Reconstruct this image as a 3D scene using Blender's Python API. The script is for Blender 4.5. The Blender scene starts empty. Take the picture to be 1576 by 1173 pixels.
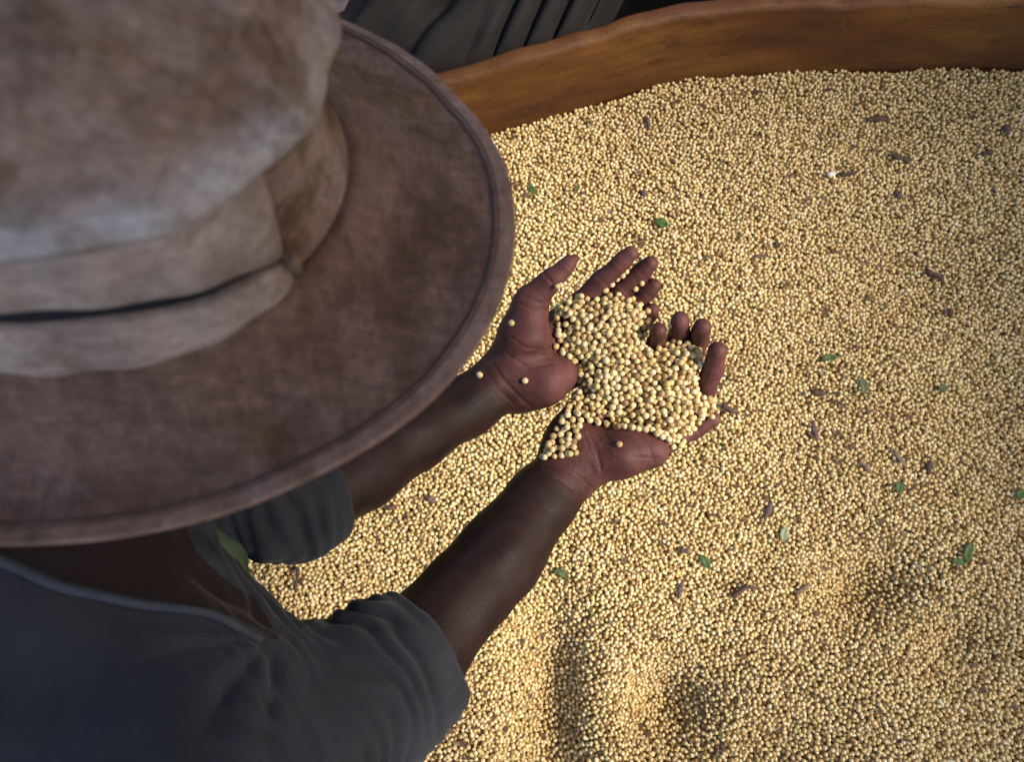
import bpy, bmesh, math, random
import numpy as np
from mathutils import Vector, Matrix

S = bpy.context.scene
COL = S.collection
R_ = math.radians
random.seed(7)
rng = np.random.default_rng(11)

# ------------------------------------------------------------------ camera, sky, sun, exposure
FPX, CX, CY = 1100.0, 788.0, 586.5          # focal length and centre in pixels of the 1576 px wide photograph
TILT, CAMZ = R_(12.0), 1.105
cam_data = bpy.data.cameras.new('camera')
cam_data.sensor_width = 36.0
cam_data.lens = 36.0 * FPX / 1576.0
cam_data.clip_start, cam_data.clip_end = 0.01, 400.0
cam_data.dof.use_dof = True
cam_data.dof.focus_distance = 0.73
cam_data.dof.aperture_fstop = 8.0
cam = bpy.data.objects.new('camera', cam_data)
cam.location = (0, 0, CAMZ)
cam.rotation_euler = (TILT, 0, 0)
COL.objects.link(cam)
S.camera = cam

SUN_EL, SUN_AZ = R_(48.0), R_(-8.0)         # azimuth measured from +x towards +y: the light slants in from the right between two added light blockers
wd = bpy.data.worlds.new('World'); S.world = wd
wd.use_nodes = True
wn = wd.node_tree
sky = wn.nodes.new('ShaderNodeTexSky'); sky.sky_type = 'NISHITA'; sky.sun_disc = False
sky.sun_elevation = SUN_EL
sky.sun_rotation = math.pi / 2 - SUN_AZ
sky.air_density, sky.dust_density = 1.0, 3.0
bg = wn.nodes['Background']; bg.inputs['Strength'].default_value = 0.15
wn.links.new(sky.outputs[0], bg.inputs[0])
sl = bpy.data.lights.new('sun', 'SUN'); sl.energy = 4.0; sl.angle = R_(16); sl.color = (1.0, 0.92, 0.79)
sun = bpy.data.objects.new('sun', sl); COL.objects.link(sun)
sdir = Vector((math.cos(SUN_EL) * math.cos(SUN_AZ), math.cos(SUN_EL) * math.sin(SUN_AZ), math.sin(SUN_EL)))
sun.rotation_euler = (-sdir).to_track_quat('-Z', 'Y').to_euler()
S.view_settings.view_transform = 'Standard'; S.view_settings.look = 'None'
S.view_settings.exposure = 1.05; S.view_settings.gamma = 1.0; S.view_settings.use_curve_mapping = False

cT, sT = math.cos(TILT), math.sin(TILT)
def P(px, py, d):
    cx, cy = (px - CX) / FPX * d, (CY - py) / FPX * d
    return np.array([cx, cy * cT + d * sT, cy * sT - d * cT + CAMZ])
def PX(p):                                  # world points (n,3) -> pixel x, pixel y, depth
    p = np.asarray(p, float); y, z = p[..., 1], p[..., 2] - CAMZ
    cy = y * cT + z * sT; d = y * sT - z * cT
    return CX + FPX * p[..., 0] / d, CY - FPX * cy / d, d
def C2W(c):                                 # camera-space vector (x right, y up, z back) -> world direction
    return np.array([c[0], c[1] * cT - c[2] * sT, c[1] * sT + c[2] * cT])
def ground(px, py, z=0.0):
    v = (CY - py) / FPX
    return P(px, py, (CAMZ - z) / (cT - v * sT))

# ------------------------------------------------------------------ helpers
def tag(o, label=None, cat=None, group=None, kind=None):
    for k, v in (('label', label), ('category', cat), ('group', group), ('kind', kind)):
        if v: o[k] = v
    return o
def empty(name, loc=(0, 0, 0), parent=None):
    o = bpy.data.objects.new(name, None); o.location = loc; o.empty_display_size = .05
    COL.objects.link(o)
    if parent: o.parent = parent
    return o
def mesh_obj(name, v, f, mat, parent=None, smooth=True):
    me = bpy.data.meshes.new(name)
    me.from_pydata([tuple(map(float, q)) for q in v], [], [tuple(map(int, q)) for q in f])
    if smooth: me.polygons.foreach_set('use_smooth', [True] * len(me.polygons))
    me.materials.append(mat); me.update()
    o = bpy.data.objects.new(name, me); COL.objects.link(o)
    if parent: o.parent = parent
    return o
def fast_mesh(name, v, q):                  # numpy verts (n,3), quads (m,4)
    me = bpy.data.meshes.new(name)
    me.vertices.add(len(v)); me.vertices.foreach_set('co', np.asarray(v, np.float32).ravel())
    n = len(q)
    me.loops.add(n * 4); me.loops.foreach_set('vertex_index', np.asarray(q, np.int32).ravel())
    me.polygons.add(n); me.polygons.foreach_set('loop_start', np.arange(n, dtype=np.int32) * 4)
    me.polygons.foreach_set('use_smooth', np.ones(n, bool))
    me.update(calc_edges=True); me.validate()
    return me
def attr(me, name, vals):
    a = me.attributes.new(name, 'FLOAT', 'POINT'); a.data.foreach_set('value', np.asarray(vals, np.float32))
def wob(p, s, seed=0.0):                    # cheap smooth noise, about -1..1
    x, y, z = p[..., 0] * s, p[..., 1] * s, p[..., 2] * s
    return (np.sin(1.7 * x + 2.3 * y - 1.1 * z + seed) + np.sin(-2.1 * x + 1.3 * y + 1.9 * z + 2.1 * seed + 1)
            + np.sin(2.9 * x - 1.9 * y + 2.7 * z + 1.3 * seed + 4) + np.sin(.9 * x + 3.1 * y + 2.1 * z + .7 * seed + 2)) / 3.0
def tube(path, radii, n=8, cap=True):
    path = [np.asarray(p, float) for p in path]; v = []; f = []
    m = len(path); up = np.array([.13, .27, .95])
    for i, p in enumerate(path):
        t = path[min(i + 1, m - 1)] - path[max(i - 1, 0)]; t /= np.linalg.norm(t) + 1e-12
        a = np.cross(t, up); a /= np.linalg.norm(a) + 1e-12; b = np.cross(a, t)
        r = radii[i] if hasattr(radii, '__len__') else radii
        for k in range(n):
            g = 2 * math.pi * k / n; v.append(p + r * (math.cos(g) * a + math.sin(g) * b))
    for i in range(m - 1):
        for k in range(n):
            f.append((i * n + k, i * n + (k + 1) % n, (i + 1) * n + (k + 1) % n, (i + 1) * n + k))
    if cap:
        f.append(tuple(range(n))[::-1]); f.append(tuple((m - 1) * n + k for k in range(n)))
    return v, f

# ------------------------------------------------------------------ materials
def mat(name):
    m = bpy.data.materials.new(name); m.use_nodes = True
    return m, m.node_tree, m.node_tree.nodes['Principled BSDF']
def N(nt, t, **kw):
    n = nt.nodes.new(t)
    for k, v in kw.items():
        if k in n.inputs: n.inputs[k].default_value = v
        else: setattr(n, k, v)
    return n
def noise(nt, scale, detail=4, rough=.55, vec=None, stretch=None, dist=0):
    tc = N(nt, 'ShaderNodeTexCoord'); src = tc.outputs['Object']
    if stretch:
        mp = N(nt, 'ShaderNodeMapping'); mp.inputs['Scale'].default_value = stretch[:3]
        if len(stretch) > 3: mp.inputs['Rotation'].default_value = stretch[3]
        nt.links.new(src, mp.inputs[0]); src = mp.outputs[0]
    n = N(nt, 'ShaderNodeTexNoise', Scale=scale, Detail=detail, Roughness=rough, Distortion=dist)
    nt.links.new(src, n.inputs['Vector'])
    return n.outputs['Fac']
def ramp(nt, fac, stops):
    r = N(nt, 'ShaderNodeValToRGB'); e = r.color_ramp.elements
    while len(e) < len(stops): e.new(.5)
    for k, (p, c) in enumerate(stops): e[k].position = p; e[k].color = (*c, 1) if len(c) == 3 else c
    nt.links.new(fac, r.inputs[0]); return r.outputs[0]
def mix(nt, fac, a, b, mode='MIX'):
    m = N(nt, 'ShaderNodeMix', data_type='RGBA', blend_type=mode)
    for s, val in ((m.inputs[0], fac), (m.inputs[6], a), (m.inputs[7], b)):
        if isinstance(val, (int, float)): s.default_value = val
        elif isinstance(val, tuple): s.default_value = (*val, 1)
        else: nt.links.new(val, s)
    return m.outputs[2]
def bump(nt, bs, h, strength, dist=.001):
    b = N(nt, 'ShaderNodeBump', Strength=strength, Distance=dist); nt.links.new(h, b.inputs['Height'])
    nt.links.new(b.outputs[0], bs.inputs['Normal'])
def setmat(bs, rough=.6, spec=.5):
    bs.inputs['Roughness'].default_value = rough; bs.inputs['Specular IOR Level'].default_value = spec

def bean_material(name, instanced):
    m, nt, b = mat(name)
    if instanced:
        a = N(nt, 'ShaderNodeAttribute', attribute_type='INSTANCER', attribute_name='tint'); fac = a.outputs['Fac']
    else:
        fac = N(nt, 'ShaderNodeObjectInfo').outputs['Random']
    base = ramp(nt, fac, [(0, (.24, .14, .06)), (.06, (.42, .28, .12)), (.16, (.55, .40, .18)), (.38, (.63, .48, .24)), (.62, (.69, .54, .28)),
                          (.85, (.75, .63, .40)), (.96, (.66, .55, .24)), (1, (.48, .43, .16))])
    n = noise(nt, 260, 2)
    c = mix(nt, .30, base, ramp(nt, n, [(.3, (.70, .52, .28)), (.7, (1, .95, .84))]), 'MULTIPLY')
    tc = N(nt, 'ShaderNodeTexCoord'); sx = N(nt, 'ShaderNodeSeparateXYZ'); nt.links.new(tc.outputs['Object'], sx.inputs[0])
    def band(o, w):
        a = N(nt, 'ShaderNodeMath', operation='ABSOLUTE'); nt.links.new(o, a.inputs[0])
        l = N(nt, 'ShaderNodeMath', operation='LESS_THAN'); nt.links.new(a.outputs[0], l.inputs[0]); l.inputs[1].default_value = w; return l.outputs[0]
    gt = N(nt, 'ShaderNodeMath', operation='GREATER_THAN'); nt.links.new(sx.outputs[0], gt.inputs[0]); gt.inputs[1].default_value = 0
    m1 = N(nt, 'ShaderNodeMath', operation='MULTIPLY'); nt.links.new(band(sx.outputs[1], .0012), m1.inputs[0]); nt.links.new(band(sx.outputs[2], .00045), m1.inputs[1])
    m2 = N(nt, 'ShaderNodeMath', operation='MULTIPLY'); nt.links.new(m1.outputs[0], m2.inputs[0]); nt.links.new(gt.outputs[0], m2.inputs[1])
    c = mix(nt, m2.outputs[0], c, (.16, .085, .035))                       # the scar where the bean was attached
    nt.links.new(c, b.inputs['Base Color']); setmat(b, .42, .38)
    return m
M_BEAN_PILE = bean_material('soybean_heap', True)
M_BEAN = bean_material('soybean', False)

def skin_material():
    m, nt, b = mat('skin')
    a = N(nt, 'ShaderNodeAttribute', attribute_name='palm')
    n = noise(nt, 28, 5, .6)
    arm = ramp(nt, n, [(.34, (.013, .0048, .0038)), (.66, (.028, .0105, .0085))])
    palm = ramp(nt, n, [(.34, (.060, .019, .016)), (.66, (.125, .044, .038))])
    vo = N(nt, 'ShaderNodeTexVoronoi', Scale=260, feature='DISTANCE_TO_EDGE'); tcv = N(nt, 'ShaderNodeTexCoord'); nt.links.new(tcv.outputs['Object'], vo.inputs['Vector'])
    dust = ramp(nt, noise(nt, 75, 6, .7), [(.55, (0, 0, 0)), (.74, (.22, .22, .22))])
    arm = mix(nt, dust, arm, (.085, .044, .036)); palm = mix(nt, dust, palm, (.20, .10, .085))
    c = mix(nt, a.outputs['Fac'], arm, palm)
    nt.links.new(c, b.inputs['Base Color']); setmat(b, .55, .22)
    b.inputs['Subsurface Weight'].default_value = .08
    b.inputs['Subsurface Radius'].default_value = (.006, .002, .001)
    f1 = noise(nt, 420, 3, .6); f2 = noise(nt, 90, 4, .65, stretch=(1, .35, .7))
    ad = N(nt, 'ShaderNodeMath', operation='ADD'); nt.links.new(f1, ad.inputs[0]); nt.links.new(f2, ad.inputs[1])
    vr = ramp(nt, vo.outputs['Distance'], [(0, (0, 0, 0)), (.12, (1, 1, 1))])
    ad2 = N(nt, 'ShaderNodeMath', operation='ADD'); nt.links.new(ad.outputs[0], ad2.inputs[0]); nt.links.new(vr, ad2.inputs[1])
    bump(nt, b, ad2.outputs[0], .26, .0007)
    return m
M_SKIN = skin_material()

def hat_material(name, dark, mid, light, streak, wear_light=False, st=1.0):
    m, nt, b = mat(name)
    n1 = noise(nt, 13, 8, .68, dist=.8); n2 = noise(nt, 30, 7, .72, stretch=streak); n3 = noise(nt, 19, 5, .65)
    c = ramp(nt, n1, [(.30, dark), (.50, mid), (.74, light)])
    c = mix(nt, ramp(nt, n2, [(.46, (0, 0, 0)), (.70, (.55, .55, .55))]), c, light)
    sc_ = noise(nt, 70, 8, .75, stretch=streak)
    c = mix(nt, ramp(nt, sc_, [(.56, (0, 0, 0)), (.62, (.45, .45, .45))]), c, light)
    c = mix(nt, ramp(nt, sc_, [(.36, (.5, .5, .5)), (.42, (0, 0, 0))]), c, dark)
    c = mix(nt, ramp(nt, n3, [(.53, (0, 0, 0)), (.64, (.8 * st,) * 3)]), c, (.17, .095, .032))
    n4 = noise(nt, 8, 4, .6, stretch=(1.3, .8, 1))
    c = mix(nt, ramp(nt, n4, [(.55, (0, 0, 0)), (.66, (.7 * st,) * 3)]), c, (.085, .034, .022))
    n5 = noise(nt, 230, 4, .7, stretch=(1, .25, 1)); n6 = noise(nt, 230, 4, .7, stretch=(.25, 1, 1))
    if wear_light:                                # lip over the band: rubbed felt, and the light it catches painted in
        at_ = N(nt, 'ShaderNodeAttribute', attribute_name='wear_light'); mm = N(nt, 'ShaderNodeMath', operation='MULTIPLY')
        nt.links.new(at_.outputs['Fac'], mm.inputs[0]); nt.links.new(ramp(nt, noise(nt, 24, 5, .65), [(.34, (0, 0, 0)), (.58, (1, 1, 1))]), mm.inputs[1])
        c = mix(nt, mm.outputs[0], c, (.76, .69, .67))
    for nn in (n5, n6): c = mix(nt, .55 * min(1, st + .2), c, ramp(nt, nn, [(.35, (.45, .42, .40)), (.65, (1, 1, 1))]), 'MULTIPLY')
    nt.links.new(c, b.inputs['Base Color']); setmat(b, .72, .25)
    w = N(nt, 'ShaderNodeTexWave', Scale=330, Distortion=1.5, Detail=1); w2 = N(nt, 'ShaderNodeTexWave', Scale=330, Distortion=1.5, bands_direction='Y')
    tc = N(nt, 'ShaderNodeTexCoord'); nt.links.new(tc.outputs['Object'], w.inputs[0]); nt.links.new(tc.outputs['Object'], w2.inputs[0])
    ad = N(nt, 'ShaderNodeMath', operation='ADD'); nt.links.new(w.outputs['Fac'], ad.inputs[0]); nt.links.new(w2.outputs['Fac'], ad.inputs[1])
    ad2 = N(nt, 'ShaderNodeMath', operation='MULTIPLY_ADD'); nt.links.new(noise(nt, 60, 5, .7), ad2.inputs[0]); ad2.inputs[1].default_value = 4.0
    nt.links.new(ad.outputs[0], ad2.inputs[2])
    bump(nt, b, ad2.outputs[0], .5, .0010)
    return m
M_CROWN = hat_material('hat_crown_felt', (.23, .128, .086), (.37, .230, .168), (.60, .45, .375), (.35, 2.6, .8, (0, 0, .5)), True)
M_BRIM = hat_material('hat_brim_felt', (.185, .096, .066), (.285, .162, .117), (.41, .258, .200), (1.8, 1.8, .5))
M_BAND = hat_material('hat_band_cloth', (.46, .33, .27), (.62, .47, .40), (.76, .62, .55), (.3, 2.2, 1.4), False, .55)
def plain(name, col, rough=.7, spec=.3, var=.35, scale=30, bstr=.2, bdist=.001, bscale=200):
    m, nt, b = mat(name)
    n = noise(nt, scale, 5, .6)
    c = mix(nt, var, col, ramp(nt, n, [(.3, tuple(.35 * k for k in col)), (.7, tuple(min(1, 1.5 * k) for k in col))]))
    nt.links.new(c, b.inputs['Base Color']); setmat(b, rough, spec)
    if bstr: bump(nt, b, noise(nt, bscale, 4, .6), bstr, bdist)
    return m
M_RIBBON = plain('dark_ribbon', (.010, .010, .016), .55)
M_THREAD = plain('thread', (.13, .070, .052), .8, bstr=0)
M_PIPING = hat_material('hat_edge', (.31, .168, .120), (.42, .252, .188), (.53, .35, .28), (1.8, 1.8, .5))
def shirt_material():
    m, nt, b = mat('shirt_cloth')
    n = noise(nt, 7, 5, .6)
    c = ramp(nt, n, [(.32, (.013, .0125, .015)), (.68, (.040, .040, .050))])
    c = mix(nt, ramp(nt, noise(nt, 15, 4, .6), [(.5, (0, 0, 0)), (.75, (.5, .5, .5))]), c, (.055, .042, .030))
    nk = ramp(nt, N(nt, 'ShaderNodeAttribute', attribute_name='neck').outputs['Fac'], [(0, (0, 0, 0)), (.06, (1, 1, 1))])
    c = mix(nt, nk, c, (.024, .0125, .0105))
    nt.links.new(c, b.inputs['Base Color']); setmat(b, .85, .2)
    b.inputs['Sheen Weight'].default_value = .12
    wr = N(nt, 'ShaderNodeMath', operation='MULTIPLY_ADD'); wr.inputs[1].default_value = 4.0
    rg = N(nt, 'ShaderNodeTexNoise', Scale=22, Detail=4, Roughness=.5, Distortion=1.2, noise_type='RIDGED_MULTIFRACTAL'); tcw = N(nt, 'ShaderNodeTexCoord'); nt.links.new(tcw.outputs['Object'], rg.inputs['Vector'])
    nt.links.new(rg.outputs['Fac'], wr.inputs[0]); nt.links.new(noise(nt, 420, 3, .6), wr.inputs[2])
    bump(nt, b, wr.outputs[0], .45, .0012)
    return m
M_SHIRT = shirt_material()
M_COLLAR = plain('collar_ribbing', (.062, .066, .082), .85)
M_TROUSER = plain('trouser_cloth', (.04, .042, .05), .85)
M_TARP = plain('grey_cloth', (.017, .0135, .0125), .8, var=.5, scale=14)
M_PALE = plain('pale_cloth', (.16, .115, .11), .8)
M_SHADE = plain('shade_sheet', (.004, .0035, .003), .95, .05, bscale=40, bdist=.004)  # near-black: shade beyond the board put into the colour

def board_material():
    m, nt, b = mat('orange_board')
    n = noise(nt, 5, 6, .62, stretch=(.6, .6, 2.5)); n2 = noise(nt, 22, 6, .7, stretch=(.8, 1, 2)); n3 = noise(nt, 60, 4, .7)
    c = ramp(nt, n, [(.35, (.048, .014, .003)), (.5, (.095, .030, .004)), (.65, (.150, .062, .010))])
    c = mix(nt, ramp(nt, n2, [(.55, (0, 0, 0)), (.70, (.8, .8, .8))]), c, (.030, .012, .005))
    c = mix(nt, ramp(nt, n3, [(.64, (0, 0, 0)), (.74, (.5, .5, .5))]), c, (.17, .10, .04))
    nt.links.new(c, b.inputs['Base Color']); setmat(b, .62, .35)
    ab = N(nt, 'ShaderNodeMath', operation='ADD'); nt.links.new(n2, ab.inputs[0]); nt.links.new(noise(nt, 160, 5, .7), ab.inputs[1])
    bump(nt, b, ab.outputs[0], .5, .003)
    return m
M_BOARD = board_material()
def base_material():
    m, nt, b = mat('heap_core')
    v = N(nt, 'ShaderNodeTexVoronoi', Scale=150); tc = N(nt, 'ShaderNodeTexCoord'); nt.links.new(tc.outputs['Object'], v.inputs['Vector'])
    c = ramp(nt, v.outputs['Distance'], [(0, (.62, .47, .22)), (.55, (.42, .29, .12)), (.8, (.16, .10, .04))])
    nt.links.new(c, b.inputs['Base Color']); setmat(b, .6, .3)
    inv = N(nt, 'ShaderNodeMath', operation='SUBTRACT'); inv.inputs[0].default_value = 1; nt.links.new(v.outputs['Distance'], inv.inputs[1])
    bump(nt, b, inv.outputs[0], 1, .006)
    return m
M_CORE = base_material()
M_GROUND = plain('dark_soil', (.035, .028, .022), .9, bscale=20, bdist=.01)
M_BLOCKER = plain('blocker_slab', (.10, .09, .08), .6, scale=3, bscale=9, bdist=.01)  # for the unseen slabs added overhead to block light
M_LEAF = plain('green_leaf', (.042, .090, .018), .65, .4, scale=120)
M_LEAFPALE = plain('pale_leaf', (.22, .25, .14), .6, .4, scale=120)
M_LEAFOLIVE = plain('olive_leaf', (.060, .080, .022), .6, .4, scale=90)
M_POD = plain('dry_pod', (.075, .045, .034), .8, scale=150)
M_PODPURPLE = plain('purple_pod', (.11, .070, .070), .8, var=.6, scale=200)
M_PODGREY = plain('grey_husk', (.17, .125, .085), .85, var=.6, scale=200)
M_CHAFF = plain('chaff_flecks', (.10, .060, .036), .85, var=.8, scale=25, bstr=0)
M_WHITE = plain('white_husk', (.62, .58, .52), .7, scale=150)

# ------------------------------------------------------------------ the heap of beans and the board around it
BUMPS = []
def bumpat(px, py, rx, ry, h, ang=0):
    g = ground(px, py); BUMPS.append((g[0], g[1], rx, ry, h, ang))
bumpat(850, 1095, .055, .15, -.095)         # the trough beside the elbow
bumpat(730, 1120, .05, .10, .004)
bumpat(1035, 1100, .065, .065, -.085, .2)
bumpat(950, 950, .10, .06, .005, -.3)
bumpat(1340, 905, .075, .050, -.065, .25)
bumpat(1480, 985, .06, .04, -.035, .2)
bumpat(1200, 1150, .08, .04, -.022, .1)
bumpat(1230, 985, .13, .05, .005, .3)
bumpat(1450, 1080, .12, .06, .012, .2)
bumpat(1130, 680, .06, .05, .012)
bumpat(450, 900, .10, .08, .02)
bumpat(1420, 420, .14, .10, -.02, .4)
bumpat(1180, 300, .2, .1, .012)
bumpat(1560, 600, .12, .22, -.02)
def HZ(x, y):
    x = np.asarray(x, float); y = np.asarray(y, float)
    z = .006 * np.sin(5.3 * x + 1.1) * np.sin(4.7 * y + .4) + .004 * np.sin(13 * x - 5 * y) + .0025 * np.sin(9 * x + 23 * y + 1.2) + .0018 * np.sin(41 * y - 17 * x)
    for bx, by, rx, ry, h, a in BUMPS:
        dx, dy = x - bx, y - by; c, s = math.cos(a), math.sin(a)
        z = z + h * np.exp(-((c * dx + s * dy) / rx) ** 2 - ((-s * dx + c * dy) / ry) ** 2)
    return z

BX = np.array([-1.6, -.60, -.085, .08, .16, .29, .42, .60, .80, 1.9]); BY = np.array([.20, .50, .656, .706, .735, .772, .785, .79, .79, .775])
def board_y(x): return np.interp(x, BX, BY)

def make_heap():
    # random packing of bean centres in a periodic tile, 3-D dart throwing
    L, W, D, r = .72, .66, .0125, .0053
    cs = r / math.sqrt(3); nx, ny, nz = int(L / cs), int(W / cs), max(2, int(D / cs))
    cx, cy, cz = L / nx, W / ny, D / nz
    pos = np.full((nx, ny, nz, 3), 1e3, np.float32)
    occ = np.zeros((nx, ny, nz), bool)
    offs = [(i, j, k) for i in range(-2, 3) for j in range(-2, 3) for k in range(-2, 3) if (i, j, k) != (0, 0, 0)]
    for it in range(16):
        pr = rng.random((nx, ny, nz)).astype(np.float32)
        cand = ~occ & (pr < (.02 if it < 3 else .06 if it < 8 else .2))
        I, J, K = np.nonzero(cand)
        q = np.stack([(I + rng.random(len(I))) * cx, (J + rng.random(len(I))) * cy, (K + rng.random(len(I))) * cz], 1).astype(np.float32)
        ok = np.ones(len(I), bool)
        tmp = np.full((nx, ny, nz, 3), 1e3, np.float32); tmp[I, J, K] = q
        for o in offs:
            k2 = K + o[2]; inn = (k2 >= 0) & (k2 < nz); k2 = np.clip(k2, 0, nz - 1)
            i2, j2 = (I + o[0]) % nx, (J + o[1]) % ny
            for src, isnew in ((pos, False), (tmp, True)):
                d = src[i2, j2, k2] - q
                d[:, 0] -= L * np.round(np.clip(d[:, 0] / L, -1, 1)); d[:, 1] -= W * np.round(np.clip(d[:, 1] / W, -1, 1))
                hit = inn & ((d ** 2).sum(1) < r * r)
                if isnew: hit &= pr[i2, j2, k2] < pr[I, J, K]
                ok &= ~hit
        pos[I[ok], J[ok], K[ok]] = q[ok]; occ[I[ok], J[ok], K[ok]] = True
    t = pos[occ]
    pts = []
    for i in range(-2, 3):
        for j in range(-2, 3):
            pts.append(t + np.array([i * L, j * W, 0], np.float32))
    p = np.concatenate(pts)
    p = p[(p[:, 0] > -1.25) & (p[:, 0] < 1.3) & (p[:, 1] > -.75) & (p[:, 1] < board_y(p[:, 0]) - .002)]
    p[:, 0] += .004 * np.sin(p[:, 1] * 31 + 2); p[:, 1] += .004 * np.sin(p[:, 0] * 27)
    p[:, 2] += HZ(p[:, 0], p[:, 1]) - D
    return p
HEAP = make_heap()

def bean_instancer(name, pts, mt, subdiv, dia=.0064):
    n = len(pts)
    me = bpy.data.meshes.new(name); me.vertices.add(n); me.vertices.foreach_set('co', np.asarray(pts, np.float32).ravel())
    a = me.attributes.new('rot', 'FLOAT_VECTOR', 'POINT'); a.data.foreach_set('vector', (rng.random((n, 3)) * 6.283).astype(np.float32).ravel())
    s = (rng.normal(1, .075, (n, 1)).clip(.78, 1.2) * np.array([[1.07, .97, .90]]) * rng.normal(1, .045, (n, 3)).clip(.85, 1.15)).astype(np.float32)
    a = me.attributes.new('scl', 'FLOAT_VECTOR', 'POINT'); a.data.foreach_set('vector', s.ravel())
    attr(me, 'tint', rng.random(n))
    o = bpy.data.objects.new(name, me); COL.objects.link(o)
    ng = bpy.data.node_groups.new(name, 'GeometryNodeTree')
    ng.interface.new_socket('Geometry', in_out='INPUT', socket_type='NodeSocketGeometry')
    ng.interface.new_socket('Geometry', in_out='OUTPUT', socket_type='NodeSocketGeometry')
    gi, go = ng.nodes.new('NodeGroupInput'), ng.nodes.new('NodeGroupOutput')
    ico = ng.nodes.new('GeometryNodeMeshIcoSphere'); ico.inputs['Radius'].default_value = dia / 2; ico.inputs['Subdivisions'].default_value = subdiv
    sm = ng.nodes.new('GeometryNodeSetShadeSmooth'); stm = ng.nodes.new('GeometryNodeSetMaterial'); stm.inputs['Material'].default_value = mt
    ip = ng.nodes.new('GeometryNodeInstanceOnPoints')
    ra = ng.nodes.new('GeometryNodeInputNamedAttribute'); ra.data_type = 'FLOAT_VECTOR'; ra.inputs[0].default_value = 'rot'
    sa = ng.nodes.new('GeometryNodeInputNamedAttribute'); sa.data_type = 'FLOAT_VECTOR'; sa.inputs[0].default_value = 'scl'
    e2r = ng.nodes.new('FunctionNodeEulerToRotation')
    K = ng.links.new
    K(ico.outputs[0], sm.inputs[0]); K(sm.outputs[0], stm.inputs[0]); K(gi.outputs[0], ip.inputs['Points']); K(stm.outputs[0], ip.inputs['Instance'])
    K(ra.outputs[0], e2r.inputs[0]); K(e2r.outputs[0], ip.inputs['Rotation']); K(sa.outputs[0], ip.inputs['Scale']); K(ip.outputs[0], go.inputs[0])
    md = o.modifiers.new('beans', 'NODES'); md.node_group = ng
    me.materials.append(mt)
    return o
heap = bean_instancer('soybean_heap', HEAP, M_BEAN_PILE, 2)
tag(heap, 'wide heap of countless pale yellow soybeans filling the bin', 'soybeans', kind='stuff')

gx, gy = np.linspace(-1.7, 1.9, 181), np.linspace(-1.6, .8, 121)
GX, GY = np.meshgrid(gx, gy, indexing='ij'); GYc = np.minimum(GY, board_y(GX) + .01)
core_v = np.stack([GX, GYc, HZ(GX, GYc) - .0125], -1).reshape(-1, 3)
ii = (np.arange(180)[:, None] * 121 + np.arange(120)[None]).ravel()
core = bpy.data.objects.new('bean_bed', fast_mesh('bean_bed', core_v, np.stack([ii, ii + 121, ii + 122, ii + 1], 1))); COL.objects.link(core)
core.data.materials.append(M_CORE); tag(core, kind='structure')

g = mesh_obj('ground', [(-60, -60, -1.15), (60, -60, -1.15), (60, 60, -1.15), (-60, 60, -1.15)], [(0, 1, 2, 3)], M_GROUND); tag(g, kind='structure')

# two unseen slabs added to shape the light, an open strip between them: they shade the person, the board and the far edge
def make_blocker(rv):
    n = len(rv)
    o = mesh_obj('light_blocker', [(x, y, 2.2) for x, y in rv] + [(x, y, 2.26) for x, y in rv],
                 [tuple(range(n))[::-1], tuple(range(n, 2 * n))] + [(i, (i + 1) % n, (i + 1) % n + n, i + n) for i in range(n)], M_BLOCKER, smooth=False)
    tag(o, kind='structure')
make_blocker([(.12, -1.6), (1.60, -1.6), (1.60, 6), (.12, 6)])
make_blocker([(1.62, -6), (7, -6), (7, 6), (1.62, 6), (1.62, .62), (2.62, .45), (2.62, -.72), (1.62, -.72)])
def make_board():
    xs = np.concatenate([np.linspace(-1.55, -.7, 8), np.linspace(-.6, 1.0, 70), np.linspace(1.1, 1.85, 6)])
    ys = np.array([np.mean(board_y(x + np.linspace(-.07, .07, 9))) for x in xs])
    prof = [(0, -.30), (0, .150), (.002, .157), (.007, .160), (.022, .160), (.027, .157), (.029, .150), (.029, -.30)]
    v, f = [], []; n = len(prof)
    for x, y in zip(xs, ys):
        w = .0035 * math.sin(9 * x) + .0025 * math.sin(31 * x + 1) + .0018 * math.sin(67 * x + 2)
        for dy, z in prof: v.append((x, y + dy, z + (w + .0012 * math.sin(83 * x) if z > 0 else 0)))
    for i in range(len(xs) - 1):
        for k in range(n - 1): f.append((i * n + k, (i + 1) * n + k, (i + 1) * n + k + 1, i * n + k + 1))
    f.append(tuple(range(n))); f.append(tuple((len(xs) - 1) * n + k for k in range(n))[::-1])
    o = mesh_obj('side_board', v, f, M_BOARD)
    tag(o, 'scuffed orange-brown side board holding back the heap of soybeans', 'board')
make_board()

# ------------------------------------------------------------------ distance fields and surface nets for bodies and cloth
class Field:
    def __init__(s, lo, hi, vox):
        s.lo = np.asarray(lo, float); s.vox = vox
        s.n = np.ceil((np.asarray(hi) - s.lo) / vox).astype(int) + 1
        s.a = np.full(s.n, .05, np.float32)
    def sub(s, lo, hi):
        i0 = np.clip(np.floor((lo - s.lo) / s.vox).astype(int), 0, s.n - 1); i1 = np.clip(np.ceil((hi - s.lo) / s.vox).astype(int) + 1, 1, s.n)
        ax = [np.float32(s.lo[k]) + np.arange(i0[k], i1[k], dtype=np.float32) * np.float32(s.vox) for k in range(3)]
        return tuple(slice(i0[k], i1[k]) for k in range(3)), np.stack(np.meshgrid(*ax, indexing='ij'), -1)
def smin(a, b, k):
    if k <= 0: return np.minimum(a, b)
    h = np.maximum(k - np.abs(a - b), 0) / k
    return np.minimum(a, b) - h * h * k * .25
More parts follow.
